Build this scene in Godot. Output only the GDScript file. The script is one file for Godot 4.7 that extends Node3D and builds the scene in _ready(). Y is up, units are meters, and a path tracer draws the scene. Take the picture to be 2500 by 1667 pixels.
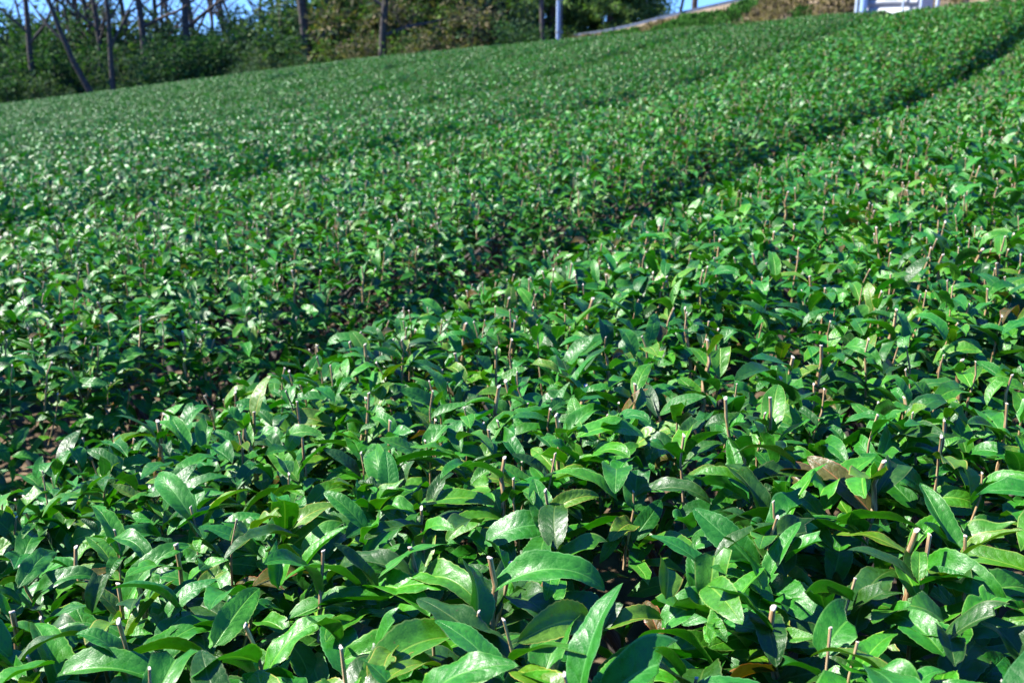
extends Node3D
# A hillside of clipped tea hedges running away to the upper right, a wood behind, a dirt bank and a corrugated shed.

const EYE := 1.2                       # camera height over the ground below it
const ROW := Vector2(0.5409, -0.8411)  # direction of the hedges on the ground (x, z)
const SIDE := Vector2(0.8411, 0.5409)  # across the hedges
const SPACING := 2.4
const FIRST := -0.36                   # middle of the front hedge, measured across
const HALF := 1.05
const ROUND := 0.16
const TALL := 0.72
const ENDS := [[-34.4, 20.3], [-30.5, 22.5], [-25.7, 23.7], [-19.8, 23.8], [-14.6, 22.7], [-12.8, 22.0], [-10.5, 20.5], [-8.5, 19.2], [-6.85, 18.3], [-5.2, 17.8], [-3.3, 17.2], [-1.45, 17.4], [-1.4, 12.5], [2.0, 12.5]]

var rng := RandomNumberGenerator.new()
var bumps := FastNoiseLite.new()
var names := {}
var cam_at := Vector3(0, EYE, 0)
var cam_dir := Vector3.FORWARD

var near_leaves := []
var mid_leaves := []
var far_leaves := []
var leaf_mesh := []
var leaf_tints := []
var leaf_mats := []
var leaf_mat: StandardMaterial3D
var bark_mat: StandardMaterial3D
var cut_mat: StandardMaterial3D
var shrub_mat: StandardMaterial3D
var wood_mat: StandardMaterial3D
var stem_meshes := []


# ------------------------------------------------------------------ helpers
func numbered(called: String) -> String:
	names[called] = names.get(called, -1) + 1
	return called if names[called] == 0 else "%s_%03d" % [called, names[called]]

func thing(called: String, at: Vector3, label: String, category: String, group := "") -> Node3D:
	var o := Node3D.new()
	o.name = numbered(called)
	add_child(o)
	o.position = at
	o.set_meta("label", label)
	o.set_meta("category", category)
	if group:
		o.set_meta("group", group)
	return o

func part(called: String, mesh: Mesh, parent: Node, mat: Material = null, stuff := false) -> MeshInstance3D:
	var o := MeshInstance3D.new()
	o.name = called
	o.mesh = mesh
	if mat:
		o.material_override = mat
	parent.add_child(o, true)
	if stuff:
		o.set_meta("kind", "stuff")
	return o

func structure(called: String, mesh: Mesh, mat: Material) -> MeshInstance3D:
	var o := part(numbered(called), mesh, self, mat)
	o.set_meta("kind", "structure")
	return o

func sm(a: float, b: float, x: float) -> float:
	var t := clampf((x - a) / (b - a), 0.0, 1.0)
	return t * t * (3.0 - 2.0 * t)

func R(a: float, b: float) -> float:
	return rng.randf_range(a, b)

func lin(r: float, g: float, b: float) -> Color:
	return Color(r, g, b).linear_to_srgb()

# height of the clipped hedge tops over the place (x, z)
func top_of(x: float, z: float) -> float:
	var cx := clampf(x, -30.0, 8.0)
	var cz := clampf(z, -44.0, 8.0)
	var y := EYE - 0.4517 + 0.0859 * cx + 0.0123 * cz
	var a := cx * ROW.x + cz * ROW.y
	var c := cx * SIDE.x + cz * SIDE.y
	y += 0.55 * sm(7.0, 18.0, a) * clampf((c + 36.0) / 21.0, 0.0, 1.0)
	return y

func ground_of(x: float, z: float) -> float:
	return top_of(x, z) - TALL

func place(a: float, c: float) -> Vector2:
	return ROW * a + SIDE * c

func end_of(c: float) -> float:
	for i in ENDS.size() - 1:
		if c <= ENDS[i + 1][0]:
			return lerpf(ENDS[i][1], ENDS[i + 1][1], clampf((c - ENDS[i][0]) / (ENDS[i + 1][0] - ENDS[i][0]), 0.0, 1.0))
	return ENDS[-1][1]

# outline of a hedge across its row: q runs along the outline, 0 in the middle; gives [offset across, height, normal across, normal up]
func half_of(k: int) -> float:
	return 1.0 if k == 0 else 1.06 if k == 1 else 1.2

func round_of(k: int, q: float) -> float:
	return ROUND if k == 0 or (k == 1 and q > 0.0) else 0.07

func outline(q: float, k: int) -> Array:
	var round_ := round_of(k, q)
	var flat := half_of(k) - round_
	var s := signf(q)
	var m := absf(q)
	if m <= flat:
		return [q, 0.05 * (1.0 - q * q / (flat * flat)), 0.11 * q / flat, 1.0]
	m -= flat
	var arc := round_ * 1.45
	if m <= arc:
		var t := m / round_
		return [s * (flat + round_ * sin(t)), -round_ * (1.0 - cos(t)), s * sin(t), cos(t)]
	m -= arc
	return [s * (flat + round_ * sin(1.45) + 0.03 * m), -round_ * (1.0 - cos(1.45)) - m, s * 0.99, 0.12]


# ------------------------------------------------------------------ mesh collecting
class Heap:
	var v := PackedVector3Array()
	var n := PackedVector3Array()
	var uv := PackedVector2Array()
	var col := PackedColorArray()
	var idx := PackedInt32Array()
	func add(src: Dictionary, t: Transform3D, c: Color) -> void:
		var first := v.size()
		v.append_array(t * (src.v as PackedVector3Array))
		n.append_array(Transform3D(t.basis.orthonormalized(), Vector3.ZERO) * (src.n as PackedVector3Array))
		uv.append_array(src.uv)
		var cc := PackedColorArray()
		cc.resize((src.v as PackedVector3Array).size())
		cc.fill(c)
		col.append_array(cc)
		var ii: PackedInt32Array = (src.idx as PackedInt32Array).duplicate()
		for i in ii.size():
			ii[i] += first
		idx.append_array(ii)
	func surface(mesh: ArrayMesh, mat: Material) -> void:
		if v.is_empty():
			return
		var arr := []
		arr.resize(Mesh.ARRAY_MAX)
		arr[Mesh.ARRAY_VERTEX] = v
		arr[Mesh.ARRAY_NORMAL] = n
		arr[Mesh.ARRAY_TEX_UV] = uv
		arr[Mesh.ARRAY_COLOR] = col
		arr[Mesh.ARRAY_INDEX] = idx
		mesh.add_surface_from_arrays(Mesh.PRIMITIVE_TRIANGLES, arr)
		mesh.surface_set_material(mesh.get_surface_count() - 1, mat)
	func mesh(mat: Material) -> ArrayMesh:
		var m := ArrayMesh.new()
		surface(m, mat)
		return m

# one tea leaf: folded along the midrib, bent, twisted, waved and toothed; cut < 1 is a leaf that the shears took the tip from
func leaf(p: Dictionary, segs: int, wide: int) -> Dictionary:
	var out := {"v": PackedVector3Array(), "n": PackedVector3Array(), "uv": PackedVector2Array(), "idx": PackedInt32Array()}
	var cols := 2 * wide + 1
	var rows := segs + (2 if p.cut < 1.0 else 1)
	var spine := [Vector3.ZERO]
	var fine := 48
	for i in fine:
		var t := (i + 0.5) / fine
		var th: float = -p.bend * (t * t * 0.6 + t * 0.4) + p.tip * maxf(0.0, t - 0.6)
		spine.append(spine[i] + Vector3(p.sway * t * t * 0.8, sin(th), cos(th)).normalized() * p.length / fine)
	var at := func(s: float, t: float, k: int) -> Vector3:
		var f := clampf(t, 0.0, 1.0) * fine
		var i := mini(int(f), fine - 1)
		var a: Vector3 = spine[i]
		var b: Vector3 = spine[i + 1]
		var c := a.lerp(b, f - i)
		var T := (b - a).normalized()
		var B := Vector3(1, 0, 0).rotated(T, p.twist * t)
		B = (B - T * B.dot(T)).normalized()
		var N := T.cross(B).normalized()
		var w: float = p.width * pow(maxf(0.0, sin(PI * pow(t, 0.9))), 0.64) * (1.0 - 0.16 * t) + 0.0011 * (1.0 - t)
		if t < 0.07:
			w = 0.0012 + (w - 0.0012) * pow(t / 0.07, 1.5)
		if k % 2 == 1 and absf(s) > 0.99:
			w *= 1.0 - p.teeth
		if p.bite > 0.0 and s * p.bite_side > 0.0:
			w *= 1.0 - p.bite_deep * exp(-pow((t - p.bite) / 0.055, 2.0))
		var fold: float = p.fold * (1.0 - 0.45 * t) + (p.fold2 if s > 0 else 0.0)
		var x := s * w
		var lift: float = absf(x) * sin(fold) - 0.35 * absf(s) * x * s * p.roll
		lift += p.wave * s * s * sin(t * p.waves + (0.0 if s > 0 else 1.7) + p.phase) * sin(PI * clampf(t, 0, 1))
		return c + B * x * cos(fold) + N * lift
	for i in rows:
		for j in cols:
			var s := (j - wide) / float(wide)
			var t := i / float(segs)
			if p.cut < 1.0:
				t = minf(t, 1.0) * (p.cut + p.slant * s + 0.035 * sin(j * 2.7 + p.phase * 3.0))
				if i == rows - 1:
					t += 0.014
			var e := 0.012
			var c: Vector3 = at.call(s, t, i if p.cut >= 1.0 else 0)
			out.v.append(c)
			var du: Vector3 = at.call(minf(s + 0.15, 1.0), t, 0) - at.call(maxf(s - 0.15, -1.0), t, 0)
			var dv: Vector3 = at.call(s, minf(t + e, 0.995), 0) - at.call(s, maxf(t - e, 0.0), 0)
			var nn := dv.cross(du)
			out.n.append(nn.normalized() if nn.length_squared() > 1e-16 else Vector3.UP)
			out.uv.append(Vector2(0.5 + 0.5 * s, 0.995 if p.cut < 1.0 and i == rows - 1 else clampf(t, 0.0, 0.975)))
	for i in rows - 1:
		for j in cols - 1:
			var a := i * cols + j
			out.idx.append_array([a, a + 1, a + cols, a + 1, a + cols + 1, a + cols])
	return out

# round bar along a list of points; flat end on top gets its own surface
func bar(points: Array, radii: Array, sides: int, twist := 0.0) -> Dictionary:
	var out := {"v": PackedVector3Array(), "n": PackedVector3Array(), "uv": PackedVector2Array(), "idx": PackedInt32Array()}
	var n := points.size()
	var side := Vector3.ZERO
	var run := 0.0
	for i in n:
		var d: Vector3 = (points[mini(i + 1, n - 1)] - points[maxi(i - 1, 0)]).normalized()
		if side == Vector3.ZERO:
			side = d.cross(Vector3(0.3, 0.1, 1)).normalized()
		side = (side - d * side.dot(d)).normalized()
		var other := d.cross(side)
		if i > 0:
			run += points[i].distance_to(points[i - 1])
		for k in sides + 1:
			var ang := TAU * k / sides + twist * i
			var o := side * cos(ang) + other * sin(ang)
			out.v.append(points[i] + o * radii[i])
			out.n.append(o)
			out.uv.append(Vector2(k / float(sides), run))
	for i in n - 1:
		for k in sides:
			var a := i * (sides + 1) + k
			out.idx.append_array([a, a + sides + 1, a + 1, a + 1, a + sides + 1, a + sides + 2])
	return out

func box_part(size: Vector3) -> Dictionary:
	var out := {"v": PackedVector3Array(), "n": PackedVector3Array(), "uv": PackedVector2Array(), "idx": PackedInt32Array()}
	var bm := BoxMesh.new()
	bm.size = size
	var a := bm.get_mesh_arrays()
	out.v = a[Mesh.ARRAY_VERTEX]
	out.n = a[Mesh.ARRAY_NORMAL]
	out.uv = a[Mesh.ARRAY_TEX_UV]
	out.idx = a[Mesh.ARRAY_INDEX]
	return out


# ------------------------------------------------------------------ materials
func noise_tex(freq: float, ramp: Array, size := 256, octaves := 4, seed_ := 1) -> NoiseTexture2D:
	var n := FastNoiseLite.new()
	n.seed = seed_
	n.frequency = freq
	n.fractal_octaves = octaves
	var g := Gradient.new()
	var offs := PackedFloat32Array()
	var cols := PackedColorArray()
	for r in ramp:
		offs.append(r[0])
		cols.append(r[1])
	g.offsets = offs
	g.colors = cols
	var t := NoiseTexture2D.new()
	t.width = size
	t.height = size
	t.seamless = true
	t.noise = n
	t.color_ramp = g
	return t

func world_mat(tex: Texture2D, per_metre: float, rough: float) -> StandardMaterial3D:
	var m := StandardMaterial3D.new()
	m.albedo_texture = tex
	m.uv1_triplanar = true
	m.uv1_world_triplanar = true
	m.uv1_scale = Vector3.ONE * per_metre
	m.roughness = rough
	m.metallic_specular = 0.3
	return m

func plain(c: Color, rough: float, metal := 0.0) -> StandardMaterial3D:
	var m := StandardMaterial3D.new()
	m.albedo_color = c
	m.roughness = rough
	m.metallic = metal
	return m

func make_leaf_material() -> void:
	var W := 192
	var H := 448
	var pic := Image.create(W, H, false, Image.FORMAT_RGB8)
	var relief := Image.create(W, H, false, Image.FORMAT_RGB8)
	var gloss := Image.create(W, H, false, Image.FORMAT_RGB8)
	var n1 := FastNoiseLite.new()
	n1.seed = 5
	n1.frequency = 0.02
	var n2 := FastNoiseLite.new()
	n2.seed = 9
	n2.frequency = 0.09
	for y in H:
		var t := y / float(H - 1)
		for x in W:
			var s := (x + 0.5) / W * 2.0 - 1.0
			var m := absf(s)
			var blot := n1.get_noise_2d(x, y)
			var speck := n2.get_noise_2d(x, y)
			var wide := sin(PI * pow(t, 0.86))
			# side veins leave the midrib and sweep towards the tip
			var phase := (t - 0.20 * m * wide - 0.03 * sin(m * 5.0)) * 10.0 + (0.5 if s > 0 else 0.0)
			var off := absf(phase - roundf(phase)) * 2.0
			var vein := (1.0 - smoothstep(0.0, 0.13, off)) * smoothstep(0.98, 0.6, m)
			var rib := 1.0 - smoothstep(0.018, 0.05, m / (1.0 + 0.9 * (1.0 - t)))
			var rim := smoothstep(0.915, 0.96, m + 0.015 * speck)
			var c := Vector3(0.088, 0.26, 0.022) * (1.0 + 0.28 * blot + 0.16 * speck)
			c = c.lerp(Vector3(0.12, 0.34, 0.05), 0.40 * vein)
			c = c.lerp(Vector3(0.34, 0.46, 0.11), 0.85 * rib)
			c = c.lerp(Vector3(0.42, 0.46, 0.16), 0.75 * rim)
			if blot < -0.42 and speck > 0.25:
				c = c.lerp(Vector3(0.2, 0.13, 0.05), 0.6)
			if t > 0.984:
				c = Vector3(0.75, 0.7, 0.52) * (0.85 + 0.3 * speck)
			pic.set_pixel(x, y, Color(c.x, c.y, c.z).linear_to_srgb())
			var h := 0.45 + 0.3 * sin(off * PI * 0.5) * smoothstep(0.0, 0.25, m) * smoothstep(1.0, 0.7, m) - 0.3 * rib + 0.14 * blot + 0.11 * speck
			h = clampf(h, 0.0, 1.0)
			relief.set_pixel(x, y, Color(h, h, h))
			var dull := clampf(0.44 + 0.16 * blot + 0.2 * speck + 0.1 * vein, 0.26, 0.75)
			gloss.set_pixel(x, y, Color(dull, dull, dull))
	var tp := ImageTexture.create_from_image(pic)
	var tr := ImageTexture.create_from_image(relief)
	leaf_mat = StandardMaterial3D.new()
	leaf_mat.albedo_texture = tp
	leaf_mat.heightmap_enabled = true
	leaf_mat.heightmap_texture = tr
	leaf_mat.heightmap_scale = 0.075
	leaf_mat.roughness = 1.0
	leaf_mat.roughness_texture = ImageTexture.create_from_image(gloss)
	leaf_mat.roughness_texture_channel = BaseMaterial3D.TEXTURE_CHANNEL_RED
	leaf_mat.metallic_specular = 0.5
	leaf_mat.vertex_color_use_as_albedo = true
	leaf_mat.backlight_enabled = true
	leaf_mat.backlight = lin(0.36, 0.46, 0.04)
	leaf_mat.texture_repeat = false
	leaf_mat.cull_mode = BaseMaterial3D.CULL_DISABLED
	leaf_tints = []
	for i in 10:
		leaf_tints.append(tint(i / 10.0 * 0.93))
	leaf_tints.append(Color(0.95, 0.78, 0.4))
	leaf_tints.append(Color(1.0, 0.26, 0.35))
	for c in leaf_tints:
		var m: StandardMaterial3D = leaf_mat.duplicate()
		m.vertex_color_use_as_albedo = false
		m.albedo_color = (c as Color).linear_to_srgb()
		leaf_mats.append(m)

# colour of one leaf's flesh, out of the range that the hedge shows
func tint(u: float) -> Color:
	if u < 0.5:
		var g := R(0.4, 0.8)
		return Color(g * R(0.3, 0.5), g, g * R(0.35, 0.75))
	if u < 0.8:
		var g2 := R(0.7, 1.0)
		return Color(g2 * R(0.5, 0.78), g2, g2 * R(0.3, 0.6))
	if u < 0.92:
		var g3 := R(0.25, 0.42)
		return Color(g3 * R(0.35, 0.7), g3, g3 * R(0.6, 1.0))
	if u < 0.99:
		return Color(R(0.85, 1.0), R(0.75, 0.98), R(0.3, 0.5))
	return Color(R(0.75, 1.0), R(0.2, 0.34), R(0.25, 0.5))

func make_leaf_shapes() -> void:
	for i in 28:
		var cut := 1.0
		if i >= 20 and i < 27:
			cut = R(0.42, 0.78)
		var p := {"length": R(0.064, 0.086), "width": R(0.0126, 0.0165), "bend": R(0.6, 2.1), "tip": R(-0.4, 0.9), "sway": R(-0.28, 0.28), "twist": R(-0.7, 0.7), "fold": R(0.25, 0.9), "fold2": R(-0.15, 0.15),
			"roll": R(0.0, 0.5), "wave": R(0.0008, 0.0032), "waves": R(9.0, 18.0), "phase": R(0.0, 6.0), "teeth": 0.05, "bite": R(0.15, 0.85) if i % 4 == 1 else -1.0, "bite_deep": R(0.25, 0.75), "bite_side": 1.0 if i % 8 == 1 else -1.0, "cut": cut, "slant": R(-0.16, 0.16) if cut < 1.0 else 0.0}
		if i == 17 or i == 18 or i == 19:
			p.length = R(0.03, 0.042)
			p.width = R(0.007, 0.0095)
		if i == 27:      # a withered, curled one
			p.merge({"fold": 1.0, "twist": 1.8, "bend": 2.2, "wave": 0.004}, true)
		near_leaves.append(leaf(p, 28, 2))
		mid_leaves.append(leaf(p, 6, 1))
		far_leaves.append(leaf(p, 3, 1))
		var h := Heap.new()
		h.add(near_leaves[i], Transform3D.IDENTITY, Color.WHITE)
		leaf_mesh.append(h.mesh(leaf_mat))

func make_stems() -> void:
	# a cut twig: ribbed bark, slightly crooked, sliced off on top
	for i in 6:
		var len := 0.11
		var r := [0.0016, 0.0012, 0.0021, 0.0015, 0.0028, 0.0013][i] as float
		var pts := []
		var rad := []
		for k in 5:
			var t := k / 4.0
			pts.append(Vector3(R(-1, 1) * 0.005 * t, (t - 1.0) * len, R(-1, 1) * 0.005 * t))
			rad.append(r * (1.35 - 0.35 * t) * R(0.85, 1.2))
		pts[4] = pts[3].lerp(pts[4], 1.0)
		var b := bar(pts, rad, 7)
		# ribs, and an oblique cut
		var slant := Vector3(R(-0.9, 0.9), 0, R(-0.9, 0.9))
		for k in b.v.size():
			var ring: int = k / 8
			var c: Vector3 = pts[ring]
			var o: Vector3 = b.v[k] - c
			if k % 2 == 0 and k % 8 != 7 and k % 8 != 0:
				b.v[k] = c + o * 0.84
			if ring == 4:
				b.v[k] += Vector3(0, slant.dot(o), 0)
		var shaft := Heap.new()
		shaft.add(b, Transform3D.IDENTITY, Color.WHITE)
		var cap := {"v": PackedVector3Array(), "n": PackedVector3Array(), "uv": PackedVector2Array(), "idx": PackedInt32Array()}
		cap.v.append(pts[4] + Vector3(0, 0.0006, 0))
		for k in 8:
			cap.v.append(b.v[32 + k] + Vector3(0, 0.0003, 0) + (b.v[32 + k] - pts[4]) * 0.05)
		for k in 8:
			cap.v.append(b.v[32 + k] - Vector3(0, 0.0014, 0) + (b.v[32 + k] - pts[4]) * 0.10)
		for k in 17:
			cap.n.append(Vector3.UP if k < 9 else ((b.v[32 + k - 9] - pts[4]) as Vector3).normalized())
			cap.uv.append(Vector2(0.5, 0.5))
		for k in 7:
			cap.idx.append_array([0, 2 + k, 1 + k, 1 + k, 2 + k, 9 + k, 2 + k, 10 + k, 9 + k])
		var hc := Heap.new()
		hc.add(cap, Transform3D.IDENTITY, Color.WHITE)
		stem_meshes.append({"mesh": shaft.mesh(bark_mat), "face": hc.mesh(cut_mat), "shaft": b, "cap": cap})


# ------------------------------------------------------------------ tea hedges
# the leaves and the cut top of one twig whose tip is at "tip" and which grows along "up"
func twig(tip: Vector3, up: Vector3, leaves: int, deep: float, into: Array, out_dir := Vector3.ZERO, grow := 1.0) -> void:
	var az := R(0.0, TAU)
	var e1 := up.cross(Vector3(0.31, 0.2, 0.93)).normalized()
	var e2 := up.cross(e1)
	for i in leaves:
		var t := (i + R(0.0, 0.8)) / leaves
		az += 2.4 + R(-0.5, 0.5)
		var rad := e1 * cos(az) + e2 * sin(az)
		if out_dir != Vector3.ZERO and rad.dot(out_dir) < -0.2:
			rad = (rad + out_dir * 1.2).normalized()
		var el := lerpf(R(0.5, 1.35), R(-0.05, 0.8), minf(1.0, t * 1.7))
		var F := (rad * cos(el) + up * sin(el)).normalized()
		var N := (-rad * sin(el) + up * cos(el)).normalized().rotated(F, R(-0.6, 0.6))
		var k := rng.randi() % 20
		var u := rng.randf()
		if t < 0.3 and u < 0.32:
			k = 20 + rng.randi() % 7
		var col := tint(rng.randf())
		var base_size := 1.0
		if u > 0.992:
			k = 27
			col = Color(R(0.8, 1.0), R(0.22, 0.36), R(0.3, 0.5))
			base_size = 0.7
		var size := R(0.74, 1.3) * grow * base_size
		var base := tip - up * (0.022 + deep * t)
		# the shears pass at the height of the tip: tall leaves are pressed lower
		if k < 20:
			base -= up * maxf(0.0, 0.052 * sin(el) - 0.03) * 0.8
		into.append({"t": Transform3D(Basis(N.cross(F), N, F) * Basis.from_scale(Vector3.ONE * size), base), "k": k, "c": col, "z": t})

func seen_at(p: Vector3) -> Vector3:   # where in the picture (−1 … 1) and how far
	var d := p - cam_at
	var up := Vector3.RIGHT.cross(cam_dir)
	var z := d.dot(cam_dir)
	if z < 0.05:
		return Vector3(9, 9, 99)
	return Vector3(d.x / z / 0.5144, d.dot(up) / z / 0.343, d.length())

func hedge_spot(k: int, a: float, q: float) -> Array:    # [point on the leafy outline, its normal]
	var o := outline(q, k)
	var c: float = FIRST - SPACING * k + o[0] - (0.035 if k == 1 else 0.0)
	var wob := bumps.get_noise_2d(a * 3.0 + 40.0 * k, q * 3.0) * 0.02
	c += bumps.get_noise_2d(a * 1.1, 90.0 * k) * 0.025 * signf(q)
	var g := place(a, c)
	return [Vector3(g.x, top_of(g.x, g.y) + o[1] - 0.03 + wob, g.y), Vector3(SIDE.x * o[2], o[3], SIDE.y * o[2]).normalized()]

func start_of(k: int) -> float:
	var c := FIRST - SPACING * k
	return maxf(-0.9, 0.56 * (absf(c) - 1.0) - 2.2 - 0.03 * absf(c))

func detailed_hedge(k: int, label: String) -> void:
	var a0 := start_of(k)
	var mid := FIRST - SPACING * k
	var g0 := place(a0, mid)
	var root := thing("tea_hedge", Vector3(g0.x, ground_of(g0.x, g0.y), g0.y), label, "tea hedge", "clipped tea hedges on the slope")
	var off := Transform3D(Basis.IDENTITY, -root.position)
	var arc := half_of(k) - ROUND + ROUND * 1.45
	var leaves := []
	var stems := []
	var longest := maxf(end_of(mid - HALF), end_of(mid + HALF - 0.1))
	var per := 325.0 if k == 0 else 285.0
	var q_lo := -arc - 0.5
	var q_hi := arc + (0.1 if k == 0 else 0.5)
	for i in int(per * (longest - a0) * (q_hi - q_lo)):
		var q := R(q_lo, q_hi)
		var o := outline(q, k)
		var a := R(a0, longest)
		if a > end_of(mid + o[0]):
			continue
		var on_side := clampf((absf(q) - arc + 0.1) / 0.2, 0.0, 1.0)
		var spot := hedge_spot(k, a, q)
		var far: float = (spot[0] as Vector3).distance_to(cam_at)
		if far < 0.36 or (far > 2.6 and rng.randf() < 0.15) or (far > 7.0 and rng.randf() < 0.35) or (absf(seen_at(spot[0]).x) > 1.3 and far > 2.0 and rng.randf() < 0.5):
			continue
		var nrm: Vector3 = spot[1]
		var up := (Vector3.UP * 1.0 + nrm * (0.35 + 0.5 * on_side) + Vector3(R(-1, 1), 0, R(-1, 1)) * 0.24).normalized()
		var tip: Vector3 = spot[0] + Vector3.UP * R(-0.016, 0.008)
		twig(tip, up, (9 if on_side < 0.5 else 12) + rng.randi() % 3, R(0.13, 0.24) if on_side < 0.5 else R(0.08, 0.16), leaves, nrm if on_side > 0.5 else Vector3.ZERO, lerpf(1.15, 0.86, clampf((far - 0.75) / 0.7, 0.0, 1.0)) if k == 0 else lerpf(0.8, 1.0, clampf((far - 5.0) / 4.0, 0.0, 1.0)))
		if rng.randf() < (0.42 if on_side < 0.3 else 0.25):
			var y := Vector3.UP.lerp(up, 0.75).normalized().rotated(Vector3(R(-1, 1), 0, R(-1, 1)).normalized(), R(0.0, 0.16))
			var x := y.cross(Vector3(R(-1, 1), R(-0.2, 0.2), R(-1, 1))).normalized()
			stems.append({"t": Transform3D(Basis(x, y, x.cross(y)) * Basis.from_scale(Vector3(1, R(0.8, 1.2), 1) * R(0.85, 1.2)), tip + y * R(-0.026, 0.009)), "k": [0, 0, 1, 1, 2, 3, 3, 4, 5, 5][rng.randi() % 10]})
	# the 300 leaves and the 300 stems that show largest are parts of their own
	for list in [leaves, stems]:
		for e in list:
			var s := seen_at((e.t as Transform3D).origin + ((e.t as Transform3D).basis.z if list == leaves else Vector3.ZERO) * 0.03)
			e.d = s.z
			e.rank = 99.0 if maxf(absf(s.x), absf(s.y)) > 1.02 else s.z * (1.0 + (0.9 * e.z if list == leaves else 0.0))
		list.sort_custom(func(p, r): return p.rank < r.rank)
	for i in mini(300, leaves.size()):
		var e: Dictionary = leaves[i]
		var best := 0
		var gap := 9.0
		for j in leaf_tints.size():
			var dif := absf(leaf_tints[j].r - e.c.r) * 1.5 + absf(leaf_tints[j].g - e.c.g) + absf(leaf_tints[j].b - e.c.b) * 0.5
			if dif < gap:
				gap = dif
				best = j
		var o := part("leaf", leaf_mesh[e.k], root, leaf_mats[best])
		o.transform = off * (e.t as Transform3D)
	var rest := Heap.new()
	for i in range(300, leaves.size()):
		var e: Dictionary = leaves[i]
		var lod: Array = near_leaves if e.d < 1.3 and e.rank < 50.0 and e.z < 0.5 else mid_leaves if e.d < 2.4 and e.z < 0.6 else far_leaves
		rest.add(lod[e.k], off * (e.t as Transform3D), e.c)
	part("foliage", rest.mesh(leaf_mat), root, null, true)
	for i in mini(300, stems.size()):
		var twig_ := part("cut_stem", stem_meshes[stems[i].k].mesh, root)
		twig_.transform = off * (stems[i].t as Transform3D)
		part("cut_face", stem_meshes[stems[i].k].face, twig_)
	var shafts := Heap.new()
	var caps := Heap.new()
	for i in range(300, stems.size()):
		shafts.add(stem_meshes[stems[i].k].shaft, off * (stems[i].t as Transform3D), Color.WHITE)
		caps.add(stem_meshes[stems[i].k].cap, off * (stems[i].t as Transform3D), Color.WHITE)
	var sm_ := shafts.mesh(bark_mat)
	caps.surface(sm_, cut_mat)
	part("smaller_stems", sm_, root, null, true)
	hedge_wood(k, root, a0, 32.0)
	print("hedge ", k, ": leaves ", leaves.size(), " stems ", stems.size(), " tris ", rest.idx.size() / 3)

# the bare woody limbs under the leaves
func hedge_wood(k: int, root: Node3D, a0: float, per: float) -> void:
	var mid := FIRST - SPACING * k
	var wood := Heap.new()
	var a1 := end_of(mid)
	for i in int((a1 - a0) * per):
		var a := R(a0, a1)
		var c := mid + R(-0.22, 0.22)
		var c2 := mid + R(-0.95, 0.95)
		var p := place(a, c)
		var p2 := place(a + R(-0.3, 0.3), c2)
		var b := Vector3(p.x, ground_of(p.x, p.y) - 0.02, p.y) - root.position
		var t := Vector3(p2.x, top_of(p2.x, p2.y) - 0.14, p2.y) - root.position
		var m := b.lerp(t, 0.5) + Vector3(R(-0.06, 0.06), R(-0.08, 0.02), R(-0.06, 0.06))
		wood.add(bar([b, m, t], [0.014, 0.009, 0.004], 5), Transform3D.IDENTITY, Color.WHITE)
	part("limbs", wood.mesh(wood_mat), root, null, true)

var tuft_mesh: ArrayMesh

func make_tuft() -> void:
	# half a square metre or so of hedge top in one piece, for hedges too far away to show single twigs
	var list := []
	var shafts := Heap.new()
	var caps := Heap.new()
	for i in 50:
		var r := sqrt(rng.randf()) * 0.25
		var an := R(0, TAU)
		var tip := Vector3(r * cos(an), R(-0.025, 0.015), r * sin(an))
		var up := Vector3(R(-0.25, 0.25), 1, R(-0.25, 0.25)).normalized()
		twig(tip, up, 8, R(0.1, 0.2), list)
		if i % 5 < 2:
			var y := up.rotated(Vector3.RIGHT, R(-0.12, 0.12))
			var x := y.cross(Vector3(R(-1, 1), 0, R(-1, 1))).normalized()
			var t := Transform3D(Basis(x, y, x.cross(y)), tip + y * R(-0.01, 0.025))
			shafts.add(stem_meshes[i % 6].shaft, t, Color.WHITE)
			caps.add(stem_meshes[i % 6].cap, t, Color.WHITE)
	var h := Heap.new()
	for e in list:
		h.add(far_leaves[e.k], e.t, e.c)
	tuft_mesh = h.mesh(leaf_mat)
	shafts.surface(tuft_mesh, bark_mat)
	caps.surface(tuft_mesh, cut_mat)

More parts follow.
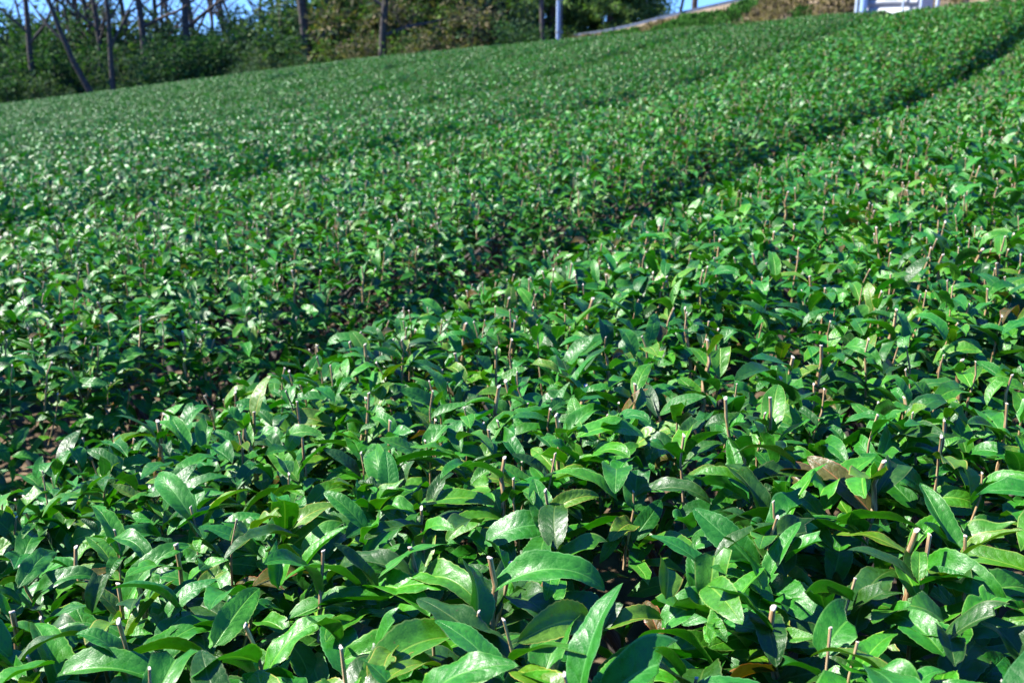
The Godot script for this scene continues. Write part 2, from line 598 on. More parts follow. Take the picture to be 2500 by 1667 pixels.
func distant_hedge(k: int, label: String) -> void:
	var a0 := start_of(k)
	var mid := FIRST - SPACING * k
	var g0 := place(a0, mid)
	var root := thing("tea_hedge", Vector3(g0.x, ground_of(g0.x, g0.y), g0.y), label, "tea hedge", "clipped tea hedges on the slope")
	var off := Transform3D(Basis.IDENTITY, -root.position)
	var arc := half_of(k) - 0.07 + 0.07 * 1.45
	var spots := []
	var shrink := 0.78 if k < 4 else 0.7
	var step := 0.3 * shrink
	var rows := int((end_of(mid) + 3.0 - a0) / step)
	var across := int((2.0 * arc + 0.24) / step)
	for i in rows:
		for j in across + 1:
			var q := lerpf(-arc - 0.12, arc + 0.12, (j + R(-0.3, 0.3)) / across)
			var a := a0 + (i + R(-0.35, 0.35)) * step
			if a > end_of(mid + outline(q, k)[0]):
				continue
			var sp := hedge_spot(k, a, q)
			var nrm: Vector3 = (sp[1] + Vector3.UP * 0.25).normalized()
			var yaw := R(0, TAU)
			var x := nrm.cross(Vector3(cos(yaw), 0.05, sin(yaw))).normalized()
			var b := Basis(x, nrm, x.cross(nrm)) * Basis.from_scale(Vector3(1, R(0.85, 1.2), 1) * R(0.9, 1.12) * shrink)
			spots.append(off * Transform3D(b, sp[0]))
	var mm := MultiMesh.new()
	mm.transform_format = MultiMesh.TRANSFORM_3D
	mm.use_colors = true
	mm.mesh = tuft_mesh
	mm.instance_count = spots.size()
	for i in spots.size():
		mm.set_instance_transform(i, spots[i])
		var g := R(0.8, 1.0)
		mm.set_instance_color(i, Color(g * R(0.85, 1.0), g, g * R(0.85, 1.0)))
	var o := MultiMeshInstance3D.new()
	o.name = "foliage"
	o.multimesh = mm
	o.set_meta("kind", "stuff")
	root.add_child(o, true)
	if k < 6:       # the leaves of these can still be told apart
		var got := 0
		var tries := 0
		while got < 300 and tries < 9000:
			tries += 1
			var q := R(-HALF + 0.1, HALF - 0.05)
			var reach := minf(end_of(mid), a0 + 11.0)
			var a := lerpf(a0, reach, pow(rng.randf(), 1.3))
			if a > end_of(mid + q):
				continue
			var sp := hedge_spot(k, a, q)
			var s := seen_at(sp[0])
			if maxf(absf(s.x), absf(s.y)) > 1.01:
				continue
			var one := []
			twig(sp[0] + Vector3.UP * R(0.0, 0.02), Vector3(R(-0.2, 0.2), 1, R(-0.2, 0.2)).normalized(), 1, 0.0, one)
			part("leaf", leaf_mesh[one[0].k], root, leaf_mats[[0, 1, 2, 3, 4, 5, 6, 7, 8, 9, 10][rng.randi() % 11] if rng.randf() > 0.02 else 11]).transform = off * (one[0].t as Transform3D)
			got += 1
	hedge_wood(k, root, a0, 4.0)


# ------------------------------------------------------------------ wood behind the field
func leaf_blob(h: Heap, at: Vector3, radius: Vector3, count: int, size: float, cols: Array, hang := 0.0) -> void:
	for i in count:
		var d := Vector3(rng.randfn(), rng.randfn(), rng.randfn()).normalized()
		var p := at + d * radius * pow(rng.randf(), 0.45)
		var F := (d + Vector3(R(-1, 1), R(-1, 1) - hang, R(-1, 1)) * 1.1).normalized()
		var N := F.cross(Vector3(R(-1, 1), R(-1, 1), R(-1, 1))).normalized()
		var c: Color = cols[rng.randi() % cols.size()]
		var v := R(0.7, 1.25)
		h.add(quad_leaf, Transform3D(Basis(N.cross(F), N, F) * Basis.from_scale(Vector3(R(0.7, 1.0), 1, R(0.9, 1.4)) * size), p), Color(c.r * v, c.g * v, c.b * v))

var quad_leaf := {}

func make_quad_leaf() -> void:
	quad_leaf = {"v": PackedVector3Array([Vector3(0, 0, 0), Vector3(-0.22, 0.06, 0.45), Vector3(0.22, 0.06, 0.45), Vector3(0, -0.1, 1.0), Vector3(0, -0.01, 0.48)]),
		"n": PackedVector3Array([Vector3(0, 1, 0), Vector3(0.2, 1, 0).normalized(), Vector3(-0.2, 1, 0).normalized(), Vector3(0, 1, 0.2).normalized(), Vector3(0, 1, 0)]),
		"uv": PackedVector2Array([Vector2(0.5, 0), Vector2(0, 0.5), Vector2(1, 0.5), Vector2(0.5, 1), Vector2(0.5, 0.5)]),
		"idx": PackedInt32Array([0, 4, 1, 0, 2, 4, 1, 4, 3, 4, 2, 3])}

func shrub_shape(kind: int) -> Array:     # [foliage mesh, stems mesh], about 1 m tall and 1 m wide
	var h := Heap.new()
	var w := Heap.new()
	var cols: Array = [
		[Color(0.035, 0.1, 0.035), Color(0.05, 0.13, 0.04), Color(0.025, 0.07, 0.03), Color(0.08, 0.15, 0.05)],
		[Color(0.06, 0.13, 0.05), Color(0.09, 0.16, 0.06), Color(0.05, 0.1, 0.05), Color(0.13, 0.18, 0.08)],
		[Color(0.14, 0.12, 0.065), Color(0.2, 0.17, 0.09), Color(0.1, 0.1, 0.05), Color(0.08, 0.12, 0.045)],
		[Color(0.07, 0.15, 0.035), Color(0.1, 0.2, 0.04), Color(0.05, 0.11, 0.03), Color(0.14, 0.22, 0.06)]][kind]
	for i in 22:
		var an := R(0, TAU)
		var r := sqrt(rng.randf()) * 0.42
		var top := Vector3(r * cos(an), R(0.3, 1.0) * (1.0 - 0.5 * r), r * sin(an))
		w.add(bar([Vector3(r * 0.25 * cos(an), -0.04, r * 0.25 * sin(an)), top * 0.55 + Vector3(R(-0.05, 0.05), 0, R(-0.05, 0.05)), top], [0.012, 0.008, 0.003], 4), Transform3D.IDENTITY, Color.WHITE)
		leaf_blob(h, top, Vector3(0.17, 0.15, 0.17) * R(0.7, 1.2), 62, 0.062 if kind != 2 else 0.075, cols, 0.5 if kind == 1 else 0.0)
		leaf_blob(h, top * Vector3(0.8, 0.5, 0.8), Vector3(0.15, 0.17, 0.15), 30, 0.062, cols)
	return [h.mesh(shrub_mat), w.mesh(wood_mat)]

func limb(b: Vector3, dir: Vector3, length: float, r0: float, r1: float, crook: float, rise := 0.0) -> Array:
	var pts := [b]
	var rad := [r0]
	var n := 7
	var d := dir.normalized()
	for i in n:
		d = (d + Vector3(R(-1, 1), R(-1, 1), R(-1, 1)) * crook + Vector3.UP * rise).normalized()
		pts.append(pts[i] + d * length / n)
		rad.append(lerpf(r0, r1, (i + 1.0) / n))
	return [pts, rad]

func bare_tree(at: Vector3, height: float, r: float, lean: Vector3, limbs: int, from_: float, label: String, given := [], group := "bare trees of the wood") -> void:
	var root := thing("bare_tree", at, label, "tree", group)
	var tr := limb(Vector3(0, -0.15, 0), Vector3.UP + lean, height, r, r * 0.3, 0.085, 0.03)
	var h := Heap.new()
	tr[1][0] = r * 1.35
	h.add(bar(tr[0], tr[1], 9), Transform3D.IDENTITY, Color.WHITE)
	part("trunk", h.mesh(wood_mat), root)
	var fine := Heap.new()
	var list := given.duplicate()
	for i in limbs:
		var an := i * 2.4 + R(0, 1.0)
		list.append([lerpf(from_, 0.92, (i + R(0.0, 0.7)) / limbs), Vector3(cos(an), R(0.5, 1.1), sin(an)), height * R(0.22, 0.42)])
	for e in list:
		var f: float = e[0] * 7.0
		var i := mini(int(f), 6)
		var p: Vector3 = (tr[0][i] as Vector3).lerp(tr[0][i + 1], f - i)
		var rr: float = lerpf(tr[1][i], tr[1][i + 1], f - i) * 0.6
		var br := limb(p, e[1], e[2], rr, rr * 0.25, 0.16, 0.05)
		var hb := Heap.new()
		hb.add(bar(br[0], br[1], 6), Transform3D.IDENTITY, Color.WHITE)
		part("branch", hb.mesh(wood_mat), root)
		for k in 6:
			var j := 2 + rng.randi() % 6
			var tw := limb(br[0][j], Vector3(R(-1, 1), R(-0.1, 1), R(-1, 1)), e[2] * R(0.25, 0.55), br[1][j] * 0.5, 0.004, 0.2)
			fine.add(bar(tw[0], tw[1], 3), Transform3D.IDENTITY, Color.WHITE)
			for m in 2:
				var jj := 3 + rng.randi() % 5
				var t2 := limb(tw[0][jj], Vector3(R(-1, 1), R(-0.1, 1), R(-1, 1)), e[2] * R(0.12, 0.25), 0.006, 0.002, 0.2)
				fine.add(bar(t2[0], t2[1], 3), Transform3D.IDENTITY, Color.WHITE)
	part("twigs", fine.mesh(wood_mat), root, null, true)

func conifer_shape() -> Array:
	var h := Heap.new()
	var cols := [Color(0.09, 0.19, 0.04), Color(0.13, 0.24, 0.05), Color(0.18, 0.28, 0.07), Color(0.06, 0.12, 0.035)]
	var w := Heap.new()
	var tr := limb(Vector3(0, -0.15, 0), Vector3.UP, 7.0, 0.13, 0.02, 0.02)
	w.add(bar(tr[0], tr[1], 8), Transform3D.IDENTITY, Color.WHITE)
	var bw := Heap.new()
	for i in 120:
		var t := pow(rng.randf(), 1.2)
		var y := 0.2 + 6.6 * t
		var an := R(0, TAU)
		var reach := (1.0 - t * 0.85) * R(0.8, 1.7)
		var d := Vector3(cos(an), -0.12, sin(an))
		bw.add(bar([Vector3(0, y, 0), Vector3(0, y, 0) + d * reach], [0.02, 0.005], 4), Transform3D.IDENTITY, Color.WHITE)
		for k in 5:
			var p := Vector3(0, y, 0) + d * reach * (0.35 + 0.17 * k)
			leaf_blob(h, p, Vector3(0.2, 0.16, 0.2), 18, 0.15, cols, 0.7)
	return [h.mesh(shrub_mat), w.mesh(wood_mat), bw.mesh(wood_mat)]


# ------------------------------------------------------------------ everything
func _ready() -> void:
	rng.seed = 20240
	bumps.seed = 3
	bumps.frequency = 0.5
	bumps.fractal_octaves = 3

	# camera
	var cam := Camera3D.new()
	cam.name = "camera"
	add_child(cam)
	cam.position = cam_at
	cam.rotation_degrees = Vector3(-17.0, 0, 0)
	cam.fov = 37.86
	cam.near = 0.02
	cam.far = 2500.0
	var lens := CameraAttributesPhysical.new()
	lens.frustum_focal_length = 35.0
	lens.frustum_focus_distance = 1.0
	lens.exposure_aperture = 11.0
	lens.frustum_near = 0.02
	lens.frustum_far = 2500.0
	cam.attributes = lens
	cam.fov = 37.86
	cam_dir = -cam.basis.z
	# sky
	var env := Environment.new()
	env.background_mode = Environment.BG_SKY
	var sky := Sky.new()
	var air := ProceduralSkyMaterial.new()
	air.sky_top_color = Color(0.14, 0.34, 0.72)
	air.sky_horizon_color = Color(0.46, 0.67, 0.92)
	air.sky_curve = 0.12
	air.ground_bottom_color = Color(0.08, 0.1, 0.07)
	air.ground_horizon_color = Color(0.3, 0.36, 0.34)
	sky.sky_material = air
	env.sky = sky
	env.background_energy_multiplier = 0.9
	env.tonemap_mode = Environment.TONE_MAPPER_LINEAR
	env.tonemap_exposure = 2.9
	env.sdfgi_enabled = true
	env.ssao_enabled = true
	env.ssil_enabled = true
	var we := WorldEnvironment.new()
	we.name = "world_environment"
	we.environment = env
	add_child(we)
	# sun: high to the left of the camera, a little ahead
	var sun := DirectionalLight3D.new()
	sun.name = "sun"
	add_child(sun)
	var az := deg_to_rad(-82.0)
	var el := deg_to_rad(45.0)
	sun.look_at_from_position(Vector3(sin(az) * cos(el), sin(el), -cos(az) * cos(el)) * 10.0, Vector3.ZERO)
	sun.light_energy = 1.5
	sun.light_color = Color(1.0, 0.98, 0.95)
	sun.light_angular_distance = 0.5
	sun.shadow_enabled = true

	make_materials()
	make_setting()
	make_leaf_shapes()
	make_stems()
	make_tuft()
	make_quad_leaf()
	detailed_hedge(0, "tea hedge of large glossy leaves with thick cut stems standing out, before the dark furrow")
	detailed_hedge(1, "tea hedge just across the dark furrow from the hedge with the thickest cut stems")
	var far_labels := ["second tea hedge beyond the long dark furrow", "third tea hedge beyond the long dark furrow", "fourth tea hedge beyond the long dark furrow"]
	for k in range(2, 15):
		distant_hedge(k, far_labels[k - 2] if k < 5 else "small-leaved distant tea hedge merging into the smooth slope below the wood")
	make_wood()
	make_things()

func make_materials() -> void:
	make_leaf_material()
	bark_mat = StandardMaterial3D.new()
	bark_mat.albedo_texture = noise_tex(0.03, [[0.0, lin(0.09, 0.045, 0.018)], [0.4, lin(0.25, 0.145, 0.06)], [0.58, lin(0.4, 0.27, 0.13)], [1.0, lin(0.54, 0.43, 0.26)]], 128, 3, 4)
	bark_mat.uv1_scale = Vector3(1.6, 9.0, 1)
	bark_mat.roughness = 0.75
	cut_mat = plain(lin(0.5, 0.45, 0.37), 0.85)
	shrub_mat = StandardMaterial3D.new()
	shrub_mat.vertex_color_use_as_albedo = true
	shrub_mat.roughness = 0.8
	shrub_mat.metallic_specular = 0.3
	shrub_mat.backlight_enabled = true
	shrub_mat.backlight = lin(0.5, 0.64, 0.2)
	shrub_mat.cull_mode = BaseMaterial3D.CULL_DISABLED
	wood_mat = StandardMaterial3D.new()
	wood_mat.albedo_texture = noise_tex(0.05, [[0.0, lin(0.025, 0.02, 0.016)], [0.5, lin(0.06, 0.05, 0.042)], [1.0, lin(0.16, 0.145, 0.125)]], 128, 4, 8)
	wood_mat.uv1_scale = Vector3(2.0, 1.2, 1)
	wood_mat.roughness = 0.9

func make_setting() -> void:
	# ground: one sheet, fine near the field, out to the horizon
	var xs := []
	var zs := []
	for i in 67:
		xs.append(-34.0 + i)
	for i in 64:
		zs.append(10.0 - i)
	for e in [60.0, 110.0, 220.0, 500.0, 1200.0]:
		xs.push_front(-e)
		xs.append(e)
		zs.push_front(e)
		zs.append(-e - 10.0)
	var st := SurfaceTool.new()
	st.begin(Mesh.PRIMITIVE_TRIANGLES)
	for z in zs:
		for x in xs:
			st.add_vertex(Vector3(x, ground_of(x, z) + bumps.get_noise_2d(x * 1.3, z * 1.3) * 0.05, z))
	for j in zs.size() - 1:
		for i in xs.size() - 1:
			var a: int = j * xs.size() + i
			for v in [a, a + xs.size(), a + 1, a + 1, a + xs.size(), a + xs.size() + 1]:
				st.add_index(v)
	st.generate_normals()
	var soil := world_mat(noise_tex(0.035, [[0.0, lin(0.05, 0.035, 0.022)], [0.45, lin(0.1, 0.07, 0.042)], [0.62, lin(0.14, 0.1, 0.06)], [1.0, lin(0.24, 0.18, 0.11)]], 512, 5, 11), 0.55, 0.95)
	structure("ground", st.commit(), soil)
	# dirt bank beyond the ends of the hedges
	var foot := [Vector3(0.9, 0.4, -27.8), Vector3(1.9, 0.55, -26.4), Vector3(2.9, 0.6, -24.2), Vector3(3.9, 0.62, -22.2), Vector3(4.9, 0.65, -20.8), Vector3(6.0, 0.75, -20.4), Vector3(7.8, 0.85, -20.0), Vector3(10.0, 0.9, -18.6), Vector3(12.5, 0.9, -13.0), Vector3(13.5, 0.8, -5.0)]
	var crest := [Vector3(1.7, 1.2, -31.9), Vector3(2.58, 1.32, -29.9), Vector3(3.22, 1.47, -28.3), Vector3(4.27, 1.75, -26.65), Vector3(5.82, 2.1, -25.4), Vector3(6.94, 2.8, -23.95), Vector3(8.1, 3.4, -23.5), Vector3(9.6, 3.6, -21.9), Vector3(14.5, 3.5, -14.5), Vector3(15.5, 3.4, -5.0)]
	var lines := []
	var rough := FastNoiseLite.new()
	rough.seed = 21
	rough.frequency = 0.55
	rough.fractal_octaves = 5
	var nu := 120
	var nv := 34
	for i in nu + 1:
		var f := i / float(nu) * (foot.size() - 1)
		var s := mini(int(f), foot.size() - 2)
		var a: Vector3 = (foot[s] as Vector3).lerp(foot[s + 1], f - s)
		var c: Vector3 = (crest[s] as Vector3).lerp(crest[s + 1], f - s)
		var away := Vector3(c.x - a.x, 0, c.z - a.z).normalized()
		var line := []
		for j in nv + 1:
			var t := j / float(nv)
			var p: Vector3
			if t < 0.65:
				var u := t / 0.65
				p = a.lerp(c, u)
				p.y = lerpf(a.y - 0.1, c.y, sm(-0.15, 1.0, u))
				var k := rough.get_noise_3d(p.x, p.y * 2.0, p.z) * 0.42 * sin(PI * u) * minf(1.0, (c.y - a.y) * 0.6)
				p += Vector3(-away.x * k * 0.6, k * 0.6, -away.z * k * 0.6)
			elif t < 0.9:
				p = c + away * (t - 0.65) / 0.25 * 4.5
				p.y = c.y + rough.get_noise_2d(p.x, p.z) * 0.04
			else:
				p = c + away * (4.5 + (t - 0.9) / 0.1 * 5.0)
				p.y = lerpf(c.y, ground_of(p.x, p.z) - 0.2, (t - 0.9) / 0.1)
			line.append(p)
		lines.append(line)
	var sb := SurfaceTool.new()
	sb.begin(Mesh.PRIMITIVE_TRIANGLES)
	for l in lines:
		for p in l:
			sb.add_vertex(p)
	for i in nu:
		for j in nv:
			var a := i * (nv + 1) + j
			for v in [a, a + nv + 1, a + 1, a + 1, a + nv + 1, a + nv + 2]:
				sb.add_index(v)
	sb.generate_normals()
	var dirt := world_mat(noise_tex(0.02, [[0.0, lin(0.09, 0.07, 0.045)], [0.4, lin(0.18, 0.14, 0.09)], [0.6, lin(0.26, 0.2, 0.13)], [1.0, lin(0.38, 0.32, 0.24)]], 512, 5, 17), 0.45, 0.95)
	structure("bank", sb.commit(), dirt)
	bank_lines = lines

var bank_lines := []

func blades(cols: Array, count: int, tall: float, spread: float) -> ArrayMesh:
	var h := Heap.new()
	for i in count:
		var an := R(0, TAU)
		var r := sqrt(rng.randf()) * spread
		var d := Vector3(R(-0.5, 0.5), 1, R(-0.5, 0.5)).normalized()
		var x := d.cross(Vector3(R(-1, 1), 0, R(-1, 1))).normalized()
		h.add(quad_leaf, Transform3D(Basis(x, x.cross(d) * -1.0, d) * Basis.from_scale(Vector3(0.05, 0.4, R(0.6, 1.2) * tall)), Vector3(r * cos(an), -0.01, r * sin(an))), cols[rng.randi() % cols.size()])
	return h.mesh(shrub_mat)

func scatter(called: String, mesh: Mesh, spots: Array, label: String, category: String) -> void:
	var mm := MultiMesh.new()
	mm.transform_format = MultiMesh.TRANSFORM_3D
	mm.mesh = mesh
	mm.instance_count = spots.size()
	for i in spots.size():
		mm.set_instance_transform(i, Transform3D(Basis(Vector3.UP, R(0, TAU)).scaled(Vector3.ONE * R(0.7, 1.4)), spots[i]))
	var o := MultiMeshInstance3D.new()
	o.name = called
	o.multimesh = mm
	o.set_meta("kind", "stuff")
	o.set_meta("label", label)
	o.set_meta("category", category)
	add_child(o)

func make_wood() -> void:
	var shapes := []
	for k in 4:
		shapes.append([shrub_shape(k), shrub_shape(k)])
	var words := ["dark evergreen shrub in the undergrowth below the bare trees", "grey-green trailing shrub in the undergrowth below the bare trees", "brown dry-leaved shrub in the undergrowth beside the conifers", "bright green leafy shrub in the undergrowth beside the conifers"]
	# the edge of the field, and bushes one behind the other along it
	var edge := [Vector2(-27.0, -34.0), Vector2(-17.9, -35.7), Vector2(-13.5, -35.5), Vector2(-8.8, -33.9), Vector2(-3.8, -30.8), Vector2(0.0, -28.2), Vector2(1.2, -28.0)]
	for layer in 4:
		for i in 24:
			var f := (i + R(0.1, 0.9)) / 24.0 * (edge.size() - 1)
			var s := mini(int(f), edge.size() - 2)
			var p: Vector2 = (edge[s] as Vector2).lerp(edge[s + 1], f - s)
			var back: Vector2 = Vector2(-0.42, -0.9) * ([1.3, 3.2, 5.6, 8.5][layer] + R(-0.5, 0.6))
			p += back
			var tall: float = [R(0.9, 1.7), R(1.7, 2.8), R(2.8, 3.9), R(3.8, 5.0)][layer]
			if p.x < -16.0:
				tall *= 1.2
			elif p.x < -8.0 and layer > 1:
				tall *= 0.84
			var clear := true
			for t in [0.1263, 0.1945, 0.39, 0.4, -0.028]:
				if layer == 0 and absf(-p.x / -p.y + t) < 0.022:
					clear = false
			if not clear:
				continue
			var kind := 0 if rng.randf() < 0.55 else 1
			if p.x > -9.5 and p.x < -4.5 and rng.randf() < 0.6:
				kind = 1
			if p.x > -5.5 and p.x < -0.5:
				kind = [2, 1, 2, 3, 3][rng.randi() % 5]
			var wide := tall * R(0.75, 1.1) + 0.5
			var root := thing("shrub", Vector3(p.x, ground_of(p.x, p.y), p.y), words[kind], "shrub", "shrubs along the edge of the wood")
			var sh: Array = shapes[kind][rng.randi() % 2]
			root.rotation.y = R(0, TAU)
			root.scale = Vector3(wide, tall, wide)
			part("foliage", sh[0], root, null, true)
			part("stems", sh[1], root, null, true)
	# trees: [x, z, height, radius, lean, forked limbs as [share of height, direction, length]]
	var B := "slender dark bare tree standing in the undergrowth"
	for e in [[-17.67, -37.61, 9.5, 0.13], [-13.70, -38.27, 10.0, 0.15], [-14.03, -41.11, 9.0, 0.12], [-15.60, -47.50, 10.0, 0.12], [-15.90, -49.50, 9.0, 0.10], [-12.14, -38.74, 10.5, 0.16], [-12.80, -42.52, 9.5, 0.13], [-14.50, -50.00, 9.0, 0.10], [-13.30, -48.20, 9.5, 0.11], [-13.50, -51.30, 9.0, 0.09], [-12.10, -49.50, 10.0, 0.10], [-11.20, -47.70, 8.5, 0.11], [-16.54, -41.58, 9.5, 0.12], [-19.50, -46.00, 9.5, 0.12], [-15.69, -39.22, 9.5, 0.12]]:
		bare_tree(Vector3(e[0], ground_of(e[0], e[1]), e[1]), e[2], e[3], Vector3(R(-0.03, 0.03), 0, R(-0.03, 0.03)), 8, 0.28, B)
	for i in 16:
		var x := R(-24.0, -8.5)
		var z := -R(41.0, 52.0) + 0.12 * (x + 24.0)
		bare_tree(Vector3(x, ground_of(x, z), z), R(7.5, 10.5), R(0.07, 0.13), Vector3(R(-0.08, 0.08), 0, R(-0.05, 0.05)), 6, 0.32, B)
	var g := func(x: float, z: float) -> Vector3: return Vector3(x, ground_of(x, z), z)
	bare_tree(g.call(-14.1, -36.2), 8.0, 0.11, Vector3(0.03, 0, 0), 6, 0.6, "bare tree whose thin trunk bends and forks low among the shrubs", [[0.3, Vector3(0.75, 1.0, 0), 3.0], [0.42, Vector3(0.5, 0.7, 0.2), 3.0]], "")
	bare_tree(g.call(-14.65, -36.6), 8.0, 0.12, Vector3(-0.3, 0, 0.05), 6, 0.5, "bare tree leaning away from its forked neighbour", [[0.36, Vector3(-1.0, 0.9, 0), 3.0]], "")
	bare_tree(g.call(-6.75, -34.7), 9.0, 0.2, Vector3(-0.08, 0, 0), 6, 0.6, "stout leaning trunk with a pale upper stem", [[0.4, Vector3(-0.9, 0.7, 0.1), 2.5]], "")
	bare_tree(g.call(-3.98, -31.6), 7.0, 0.14, Vector3(0.0, 0, 0), 7, 0.5, "thick bare tree spreading wide branches at the edge of the hedges", [[0.24, Vector3(1.0, 0.3, 0.1), 2.3], [0.36, Vector3(-1.0, 0.45, 0), 2.3], [0.4, Vector3(0.6, 0.9, 0), 2.6], [0.38, Vector3(-0.3, 1.0, 0.2), 2.6]], "")
	bare_tree(g.call(0.82, -29.0), 7.5, 0.075, Vector3(0.05, 0, 0), 5, 0.5, "dark bare tree beside the steel pole", [[0.36, Vector3(-1.0, 0.1, 0), 2.2]], "")
	bare_tree(g.call(5.14, -33.6), 6.0, 0.06, Vector3(0.05, 0, 0), 7, 0.3, "thin bare tree on top of the dirt bank", [], "bare trees behind the dirt bank")
	bare_tree(g.call(5.4, -30.6), 7.0, 0.1, Vector3(-0.05, 0, 0), 8, 0.3, "dark branchy bare tree behind the kerb of the dirt bank", [[0.3, Vector3(-0.8, 0.8, 0), 2.0]], "bare trees behind the dirt bank")
	var cs := [conifer_shape(), conifer_shape()]
	var i := 0
	for e in [[-1.6, -33.0, 1.05], [-0.2, -33.6, 1.15], [1.2, -32.4, 1.05], [2.2, -33.2, 1.1], [3.0, -32.0, 0.85], [-3.2, -36.5, 1.3], [-0.8, -37.0, 1.3], [1.6, -37.5, 1.3], [3.0, -36.5, 1.0], [3.9, -33.2, 0.9], [4.4, -35.0, 0.85]]:
		var root := thing("conifer", Vector3(e[0], ground_of(e[0], e[1]), e[1]), "yellow-green conifer with drooping sprays behind the steel pole", "tree", "conifers behind the steel pole")
		root.scale = Vector3.ONE * e[2]
		root.rotation.y = R(0, TAU)
		part("crown", cs[i % 2][0], root, null, true)
		part("trunk", cs[i % 2][1], root)
		part("branches", cs[i % 2][2], root, null, true)
		i += 1

func make_things() -> void:
	# grass on the bank
	var green := []
	var straw := []
	var patch := FastNoiseLite.new()
	patch.seed = 33
	patch.frequency = 0.4
	for n in 5200:
		var i := rng.randi() % 120
		var j := 2 + rng.randi() % 15
		var p: Vector3 = (bank_lines[i][j] as Vector3).lerp(bank_lines[i + 1][j + 1], rng.randf())
		var v := patch.get_noise_2d(p.x, p.z)
		if v > 0.14:
			green.append(p)
		elif v < 0.08 and n % 3 != 0:
			straw.append(p)
	scatter("grass", blades([Color(0.05, 0.16, 0.03), Color(0.08, 0.2, 0.04), Color(0.04, 0.11, 0.03)], 26, 0.1, 0.16), green, "fresh green grass in patches on the dirt bank", "grass")
	scatter("dry_grass", blades([Color(0.2, 0.16, 0.09), Color(0.26, 0.21, 0.13), Color(0.13, 0.11, 0.06)], 26, 0.1, 0.16), straw, "straw-coloured dry grass on the dirt bank", "dry grass")
	var litter := []
	for n in 1500:
		var k := rng.randi() % 3
		var a := R(start_of(k + 1), 10.0)
		var p2 := place(a, FIRST - SPACING * (k + 0.5) + R(-0.35, 0.35))
		litter.append(Vector3(p2.x, ground_of(p2.x, p2.y) + R(0.0, 0.03), p2.y))
	var fallen := Heap.new()
	for n in 5:
		fallen.add(mid_leaves[n * 5], Transform3D(Basis(Vector3.UP, n * 1.3) * Basis(Vector3.RIGHT, R(-0.2, 0.3)), Vector3(R(-0.06, 0.06), 0.01, R(-0.06, 0.06))), [Color(1.0, 0.3, 0.5), Color(1.0, 0.42, 0.8), Color(0.7, 0.2, 0.4)][n % 3])
	scatter("fallen_leaves", fallen.mesh(leaf_mat), litter, "brown fallen leaves on the soil of the furrows", "fallen leaves")
	# kerb along the crest of the bank
	var kerb := thing("kerb", bank_lines[3][22], "long blue-grey kerb line along the top of the dirt bank", "kerb")
	var kmat := plain(lin(0.06, 0.085, 0.13), 0.6)
	for i in range(2, 74, 3):
		var a: Vector3 = bank_lines[i][22]
		var b: Vector3 = bank_lines[i + 3][22]
		var m := part("kerbstone", null, kerb, kmat)
		var h := Heap.new()
		h.add(box_part(Vector3(0.09, 0.07, a.distance_to(b) - 0.01)), Transform3D.IDENTITY, Color.WHITE)
		m.mesh = h.mesh(kmat)
		var t := Transform3D(Basis.IDENTITY, a.lerp(b, 0.5) + Vector3(0, 0.03, 0)).looking_at(b + Vector3(0, 0.03, 0), Vector3.UP)
		t.origin -= kerb.position
		m.transform = t
	# steel pole behind the field
	var steel := plain(lin(0.42, 0.52, 0.64), 0.4, 0.35)
	var foot := Vector3(1.19, ground_of(1.19, -26.97), -26.97)
	var pole := thing("steel_pole", foot, "tall pale blue steel pole at the edge of the hedges", "pole")
	var hp := Heap.new()
	hp.add(bar([Vector3(0, -0.1, 0), Vector3(0, 7.0, 0)], [0.052, 0.048], 16), Transform3D.IDENTITY, Color.WHITE)
	part("shaft", hp.mesh(steel), pole)
	var hc := Heap.new()
	hc.add(bar([Vector3(0.085, 0.0, 0.02), Vector3(0.08, 6.5, 0.02)], [0.012, 0.012], 6), Transform3D.IDENTITY, Color.WHITE)
	part("conduit", hc.mesh(plain(lin(0.2, 0.22, 0.24), 0.5)), pole)
	for y in [0.95, 1.75, 2.6, 3.6, 4.6, 5.6]:
		var hb := Heap.new()
		hb.add(bar([Vector3(0, y, 0), Vector3(0, y + 0.05, 0)], [0.06, 0.06], 12), Transform3D.IDENTITY, Color.WHITE)
		hb.add(box_part(Vector3(0.07, 0.04, 0.04)), Transform3D(Basis.IDENTITY, Vector3(0.09, y + 0.025, 0.02)), Color.WHITE)
		part("bracket", hb.mesh(plain(lin(0.3, 0.32, 0.33), 0.5, 0.5)), pole)
	make_shed()

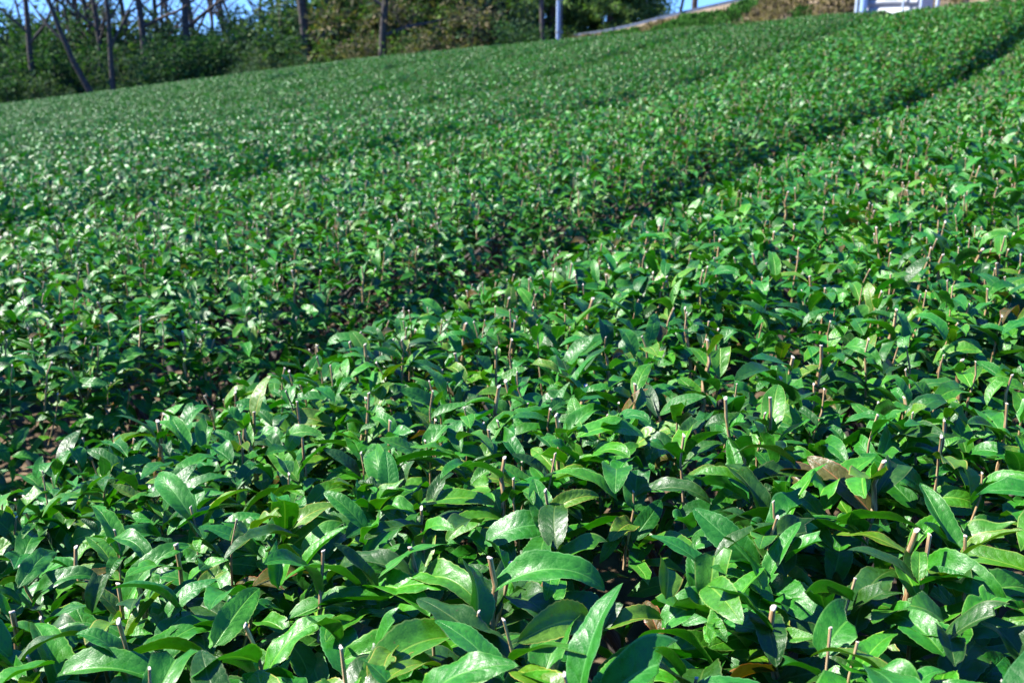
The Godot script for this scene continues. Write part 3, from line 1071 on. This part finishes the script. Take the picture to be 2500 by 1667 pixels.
func make_shed() -> void:
	var a := Vector2(6.25, -19.0)
	var b := Vector2(7.2, -18.3)
	var mid := (a + b) * 0.5
	var y0 := ground_of(mid.x, mid.y) - 0.02
	var root := thing("corrugated_shed", Vector3(mid.x, y0, mid.y), "small white shed of horizontal corrugated sheets held by pale blue posts", "shed")
	root.rotation.y = -(b - a).angle() - 0.2
	var big := 1.5
	root.scale = Vector3.ONE * big
	var w := a.distance_to(b) / big
	var white := StandardMaterial3D.new()
	white.albedo_texture = noise_tex(0.02, [[0.0, lin(0.2, 0.23, 0.25)], [0.45, lin(0.34, 0.37, 0.39)], [1.0, lin(0.46, 0.47, 0.47)]], 256, 4, 51)
	white.uv1_triplanar = true
	white.uv1_scale = Vector3(0.8, 3.0, 0.8)
	white.roughness = 0.45
	var blue := plain(lin(0.34, 0.5, 0.72), 0.4, 0.1)
	var pale := plain(lin(0.55, 0.64, 0.7), 0.4, 0.2)
	var inner := Heap.new()
	inner.add(box_part(Vector3(w - 0.16, 1.55, 0.4)), Transform3D(Basis.IDENTITY, Vector3(-0.03, 0.78, -0.29)), Color.WHITE)
	part("frame", inner.mesh(pale), root)
	# sheets, one above the other, each with its own sag
	var rows := 8
	for r in rows:
		var st := SurfaceTool.new()
		st.begin(Mesh.PRIMITIVE_TRIANGLES)
		var nx := 24
		var ny := 10
		var ph := R(0, 6)
		var amp := R(0.006, 0.014)
		for face in 2:
			for j in ny + 1:
				for i in nx + 1:
					var x := -w / 2 + 0.03 + (w - 0.09) * i / nx
					var v := j / float(ny)
					var y := 0.05 + r * 0.19 + v * 0.2 + amp * sin(x * 7.0 + ph)
					var z := 0.02 * sin(v * TAU * 1.5 + 0.4 * sin(x * 9.0 + ph)) - 0.015 * v + 0.008 - 0.003 * face
					st.add_vertex(Vector3(x, y, z))
		for face in 2:
			var first := face * (nx + 1) * (ny + 1)
			for j in ny:
				for i in nx:
					var q := first + j * (nx + 1) + i
					for v in ([q, q + nx + 1, q + 1, q + 1, q + nx + 1, q + nx + 2] if face == 0 else [q, q + 1, q + nx + 1, q + 1, q + nx + 2, q + nx + 1]):
						st.add_index(v)
		st.generate_normals()
		part("corrugated_sheet", st.commit(), root, white)
	var roof := Heap.new()
	roof.add(box_part(Vector3(w + 0.2, 0.05, 1.0)), Transform3D(Basis(Vector3.RIGHT, 0.12), Vector3(0, 1.64, -0.38)), Color.WHITE)
	part("roof", roof.mesh(pale), root)
	for e in [[-w / 2 - 0.03, 0.02, 0.02, pale], [-w / 2 + 0.085, 0.045, 0.06, blue], [w / 2 - 0.21, 0.012, 0.045, pale], [w / 2 + 0.015, 0.02, 0.05, pale]]:
		var h := Heap.new()
		h.add(bar([Vector3(0, -0.08, 0), Vector3(0, 1.62, 0)], [e[1], e[1]], 12), Transform3D.IDENTITY, Color.WHITE)
		part("post", h.mesh(e[3]), root).position = Vector3(e[0], 0, e[2])
	var p := Vector2(7.26, -17.9)
	var lone := thing("fence_post", Vector3(p.x, ground_of(p.x, p.y), p.y), "single pale blue post standing free beside the corrugated shed", "post")
	var hl := Heap.new()
	hl.add(bar([Vector3(0, -0.08, 0), Vector3(0, 2.2, 0)], [0.035, 0.035], 12), Transform3D.IDENTITY, Color.WHITE)
	part("shaft", hl.mesh(pale), lone)
	var cap := Heap.new()
	cap.add(bar([Vector3(0, 2.19, 0), Vector3(0, 2.24, 0), Vector3(0, 2.26, 0)], [0.042, 0.042, 0.002], 12), Transform3D.IDENTITY, Color.WHITE)
	part("cap", cap.mesh(blue), lone)
